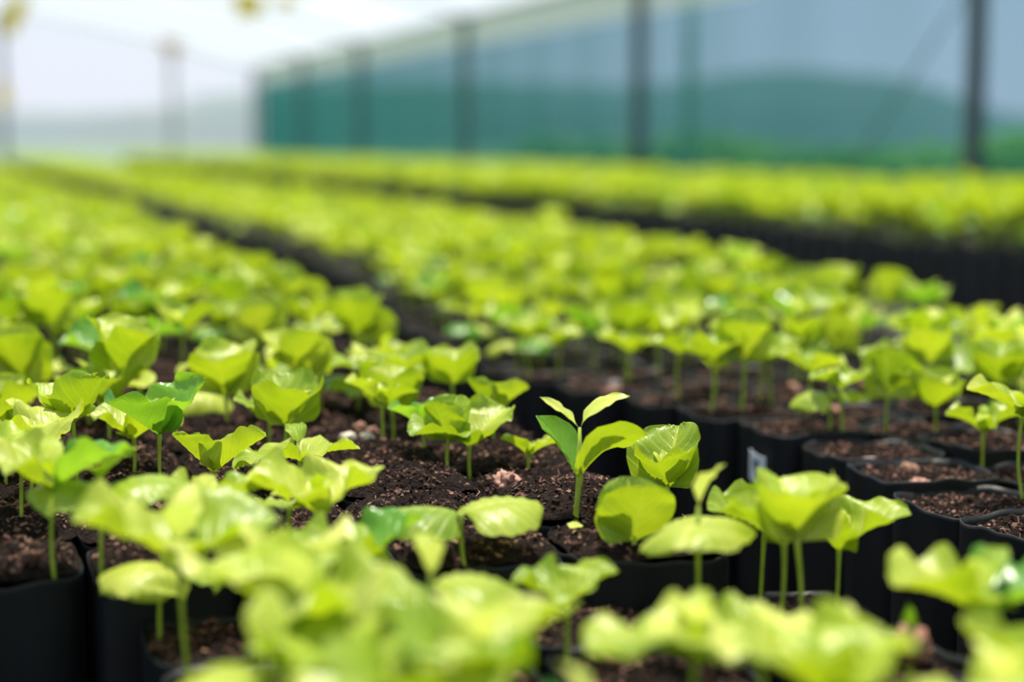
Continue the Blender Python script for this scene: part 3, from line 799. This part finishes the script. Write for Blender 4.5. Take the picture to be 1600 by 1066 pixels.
# posts along both side walls, each a thing; hoops over the house
k = 0
ys = [28.75, 24.9, 21.3, 16.75, 12.2, 7.7, 3.2, -1.3]
NAMEP = ['at the far corner', 'next to the far corner', 'third from the far corner', 'fourth from the far corner', 'wide one in the middle of the wall', 'nearest in view, at the right edge', 'out to the right', 'behind the viewer']
for i, y in enumerate(ys):
    for sx in (1, -1):
        mb = MB(); x = sx*(WX-.09)
        mb.box((0, 0, STRIP/2), (.075, .075, STRIP)); mb.box((0, 0, .02), (.16, .16, .04)); mb.box((0, 0, STRIP-.03), (.13, .13, .03)); mb.box((0.03*sx, .05, WTOP), (.03, .05, .12))
        o = link('wall_post', mb.mesh('wall_post', ['steel2' if i in (1, 2, 3) else 'steel'], False), None, (x, y, 0))
        tag(o, 'dark post of the %s wall, %s' % ('green net' if sx > 0 else 'left', NAMEP[i]), 'post', 'side wall posts')
    mb = MB(); mb.tube([(-WX+.1+2*(WX-.1)*t/24, y, roof_z(-WX+.1+2*(WX-.1)*t/24)-.045) for t in range(25)], .022, 8)
    tag(link('roof_hoop', mb.mesh('roof_hoop', ['pipe'])), 'curved roof pipe, %s' % NAMEP[i].replace(' of the wall', ''), 'roof pipe', 'roof hoops')
mb = MB(); mb.tube([(WX-.09, -2.5, STRIP-.01), (WX-.09, YE, STRIP-.01)], .03, 8); struct('trim_3', mb, ['pipe'], True)
for x, lb in ((3.72, 'slim pale end post with a rusty orange head, seen against the white far end'), (1.02, 'dark end post at the left edge, seen against the white far end'), (-1.6, 'end post left of the picture'), (-3.7, 'end post far left of the picture')):
    root = link('end_post', None, None, (x, YE-.12, 0)); tag(root, lb, 'post', 'end wall posts')
    hz = roof_z(x)-.09
    mb = MB(); mb.box((0, 0, hz/2), (.09, .07, hz)); mb.box((0, 0, .02), (.18, .18, .04)); link('shaft', mb.mesh('shaft', ['pipe' if x > 2 else 'steel'], False), root)
    if x > 2:
        mb = MB(); mb.box((0, -.02, 0), (.30, .10, .16)); mb.box((0, -.02, -.12), (.16, .09, .12))
        h = link('bracket', mb.mesh('bracket', ['rust'], False), root, (0, 0, 2.12)); h['label'] = 'rusty orange bracket'
# yellow sticky cards hanging from the roof
def along(px, py, dist):
    d = F + R*((px-800)/FPX) + U*((533-py)/FPX); return CAM+d*dist
for (px, py, D, w, h, tilt, lb) in ((22, 22, 13, .13, .30, .45, 'yellow hanging card at the top left corner, tilted'), (4, 150, 17, .13, .24, 0, 'yellow hanging card at the left edge, lower one'), (388, 8, 13, .20, .19, .1, 'yellow hanging card near the top, above the white far end'), (448, 0, 17, .2, .12, 0, 'orange-yellow hanging card at the top, right of its neighbour')):
    p = along(px, py, D); root = link('sticky_trap', None, None, p); tag(root, lb, 'insect trap', 'yellow cards under the roof')
    mb = MB(); mb.box((0, 0, 0), (w, .012, h), 0, Matrix.Rotation(tilt, 3, 'Y')); link('card', mb.mesh('card', ['trap'], False), root)
    mb = MB(); mb.tube([(0, 0, h*.4), (0, 0, roof_z(p.x)-.015-p.z)], .003, 5); link('wire', mb.mesh('wire', ['wire']), root)

# ------------------------------------------------------------------ outside
mb = MB(); mb.box((60, 150, -.06), (900, 900, .04)); g = struct('ground', mb, ['field'])
def ridge(name, y_of, pts, depth):
    """a hill as a solid of rounded section along a line of (azimuth deg, distance, height)"""
    mb = MB(); vs = []; fs = []; m = 9; n = 60
    def interp(t):
        s = t*(len(pts)-1); i = min(int(s), len(pts)-2); f_ = s-i; f_ = f_*f_*(3-2*f_)
        return [pts[i][q]+(pts[i+1][q]-pts[i][q])*f_ for q in range(3)]
    for i in range(n+1):
        az, D, h = interp(i/n)
        for j in range(m+1):
            t = j/m; d = D+(t-.5)*depth; z = h*math.sin(PI*t)**.8*(1+.06*noise.noise(Vector((i*.35, j*.9, 3)))) if 0 < j < m else -1
            vs.append((d*math.sin(math.radians(az)), d*math.cos(math.radians(az)), z))
    for i in range(n):
        for j in range(m):
            a = i*(m+1)+j; fs.append((a, a+m+1, a+m+2, a+1))
    mb.add(vs, fs); return struct(name, mb, ['hill'], True)
# hill_h: metres above ground; 1 px at 300 m is 0.1125 m
def H_(ypx, D): return .49+(225-ypx)/FPX*D
def azof(xpx): return math.degrees(TH+math.atan((xpx-800)/FPX))
ridge('hill', None, [(azof(300), 300, H_(150, 300)), (azof(700), 300, H_(128, 300)), (azof(1000), 300, H_(138, 300)), (azof(1180), 300, H_(112, 300)), (azof(1330), 300, H_(118, 300)), (azof(1440), 300, H_(135, 300)), (azof(1560), 300, H_(178, 300)), (azof(1700), 300, H_(192, 300)), (azof(2300), 300, H_(205, 300))], 90)
ridge('hill', None, [(azof(-900), 420, H_(170, 420)), (azof(-100), 420, H_(175, 420)), (azof(120), 420, H_(178, 420)), (azof(300), 420, H_(166, 420)), (azof(460), 420, H_(160, 420))], 120)
rb = random.Random(8)
def bush(x, y, r, h, lb, low=False):
    root = link('shrub', None, None, (x, y, -.04)); tag(root, lb, 'shrub', 'shrubs outside the net wall')
    mb = MB()
    for _ in range(6):
        a = rb.uniform(0, 6.28); mb.tube([(0, 0, 0), (r*.3*math.cos(a), r*.3*math.sin(a), h*.5), (r*.5*math.cos(a), r*.5*math.sin(a), h*.8)], [.03, .02, .008], 6)
    link('trunk', mb.mesh('trunk', ['trunk']), root)
    mb = MB()
    for _ in range(700):
        a = rb.uniform(0, 6.28); t = math.acos(rb.uniform(-1, 1)); q = rb.random()**.35
        c = Vector((r*q*math.sin(t)*math.cos(a), r*q*math.sin(t)*math.sin(a), h*.55+h*.45*q*math.cos(t)))
        s = rb.uniform(.05, .11); R3 = Matrix.Rotation(rb.uniform(0, 6.28), 3, 'Z') @ Matrix.Rotation(rb.uniform(-1.2, 1.2), 3, 'X')
        pts = [(-.5, 0, 0), (-.1, .28, .04), (.5, 0, -.05), (-.1, -.28, .04)]
        mb.add([c+R3 @ Vector((u*2*s, v*2*s, w_*2*s)) for u, v, w_ in pts], [(0, 1, 2, 3)])
    link('foliage', mb.mesh('foliage', ['bush']), root)
SH = [(1080, 11, 1.0, 1.05), (1150, 13, 1.1, .95), (1220, 12, 1.2, .85), (1300, 12.5, 1.2, .8), (1370, 11.5, 1.1, .8), (1450, 12, 1.2, .85), (1530, 11, 1.1, .9), (1600, 10.5, 1.2, 1.0), (1680, 10, 1.1, 1.0), (960, 15, 1.4, .95), (860, 18, 1.6, 1.0)]
SHL = ['tall one right of the wide middle post', 'second right of the wide middle post', 'third right of the wide middle post', 'left of the low hill centre', 'below the hill centre', 'below the right slope of the hill', 'directly left of the nearest post', 'at the right edge beyond the nearest post', 'just past the right edge', 'left of the wide middle post', 'far left one, between two posts']
for (px, D, r, h), l in zip(SH, SHL):
    a = math.radians(azof(px)); D = 7.0/math.sin(a); r = .52; h = h*.62
    bush(D*math.sin(a), D*math.cos(a), r, h, 'blurred green shrub outside the net wall, '+l)

mb = MB(); mb.tube([(0, 0, 0), (0, 0, 2.4)], .05, 10)
a = math.radians(azof(1074)); D = 6.0/math.sin(a)
tag(link('outdoor_pole', mb.mesh('outdoor_pole', ['pipe']), None, (D*math.sin(a), D*math.cos(a), -.04)), 'faint pole outside the net wall, right of the wide middle post', 'pole')
mb = MB(); p0 = along(1372, 200, 9.2); p1 = along(1512, -20, 8.6); p0.z = max(p0.z, 0)
mb.tube([p0+(p0-p1)*.6, p1], .008, 8)
tag(link('wall_brace', mb.mesh('wall_brace', ['steel2'])), 'faint slanting brace pipe outside the net wall, left of the nearest post', 'brace')

# ------------------------------------------------------------------ light
W = bpy.data.worlds.new('sky'); bpy.context.scene.world = W; W.use_nodes = True
nt = W.node_tree; nt.nodes.clear(); L = nt.links.new
out = nt.nodes.new('ShaderNodeOutputWorld'); bg = nt.nodes.new('ShaderNodeBackground')
tc = nt.nodes.new('ShaderNodeTexCoord'); sp_ = nt.nodes.new('ShaderNodeSeparateXYZ'); L(tc.outputs['Generated'], sp_.inputs[0])
r = ramp(nt, sp_.outputs['Z'], [(0.0, (0.82, 0.83, 0.98)), (0.25, (0.62, 0.74, 0.95)), (1.0, (0.35, 0.52, 0.9))])
L(r.outputs[0], bg.inputs[0]); bg.inputs[1].default_value = 1.1; L(bg.outputs[0], out.inputs[0])
sd = bpy.data.lights.new('sun', 'SUN'); sd.energy = 10.5; sd.angle = math.radians(3); sd.color = (1, .94, .80)
so = bpy.data.objects.new('sun', sd); C.objects.link(so)
so.rotation_euler = Vector((.08, .26, 1.0)).to_track_quat('Z', 'Y').to_euler()

sc = bpy.context.scene
sc.view_settings.view_transform = 'Standard'; sc.view_settings.look = 'None'; sc.view_settings.gamma = 1
sc.view_settings.use_curve_mapping = False; sc.view_settings.exposure = 0.0
sc.cycles.max_bounces = 10; sc.cycles.transparent_max_bounces = 16; sc.cycles.use_denoising = True
sc.cycles.sample_clamp_indirect = 8
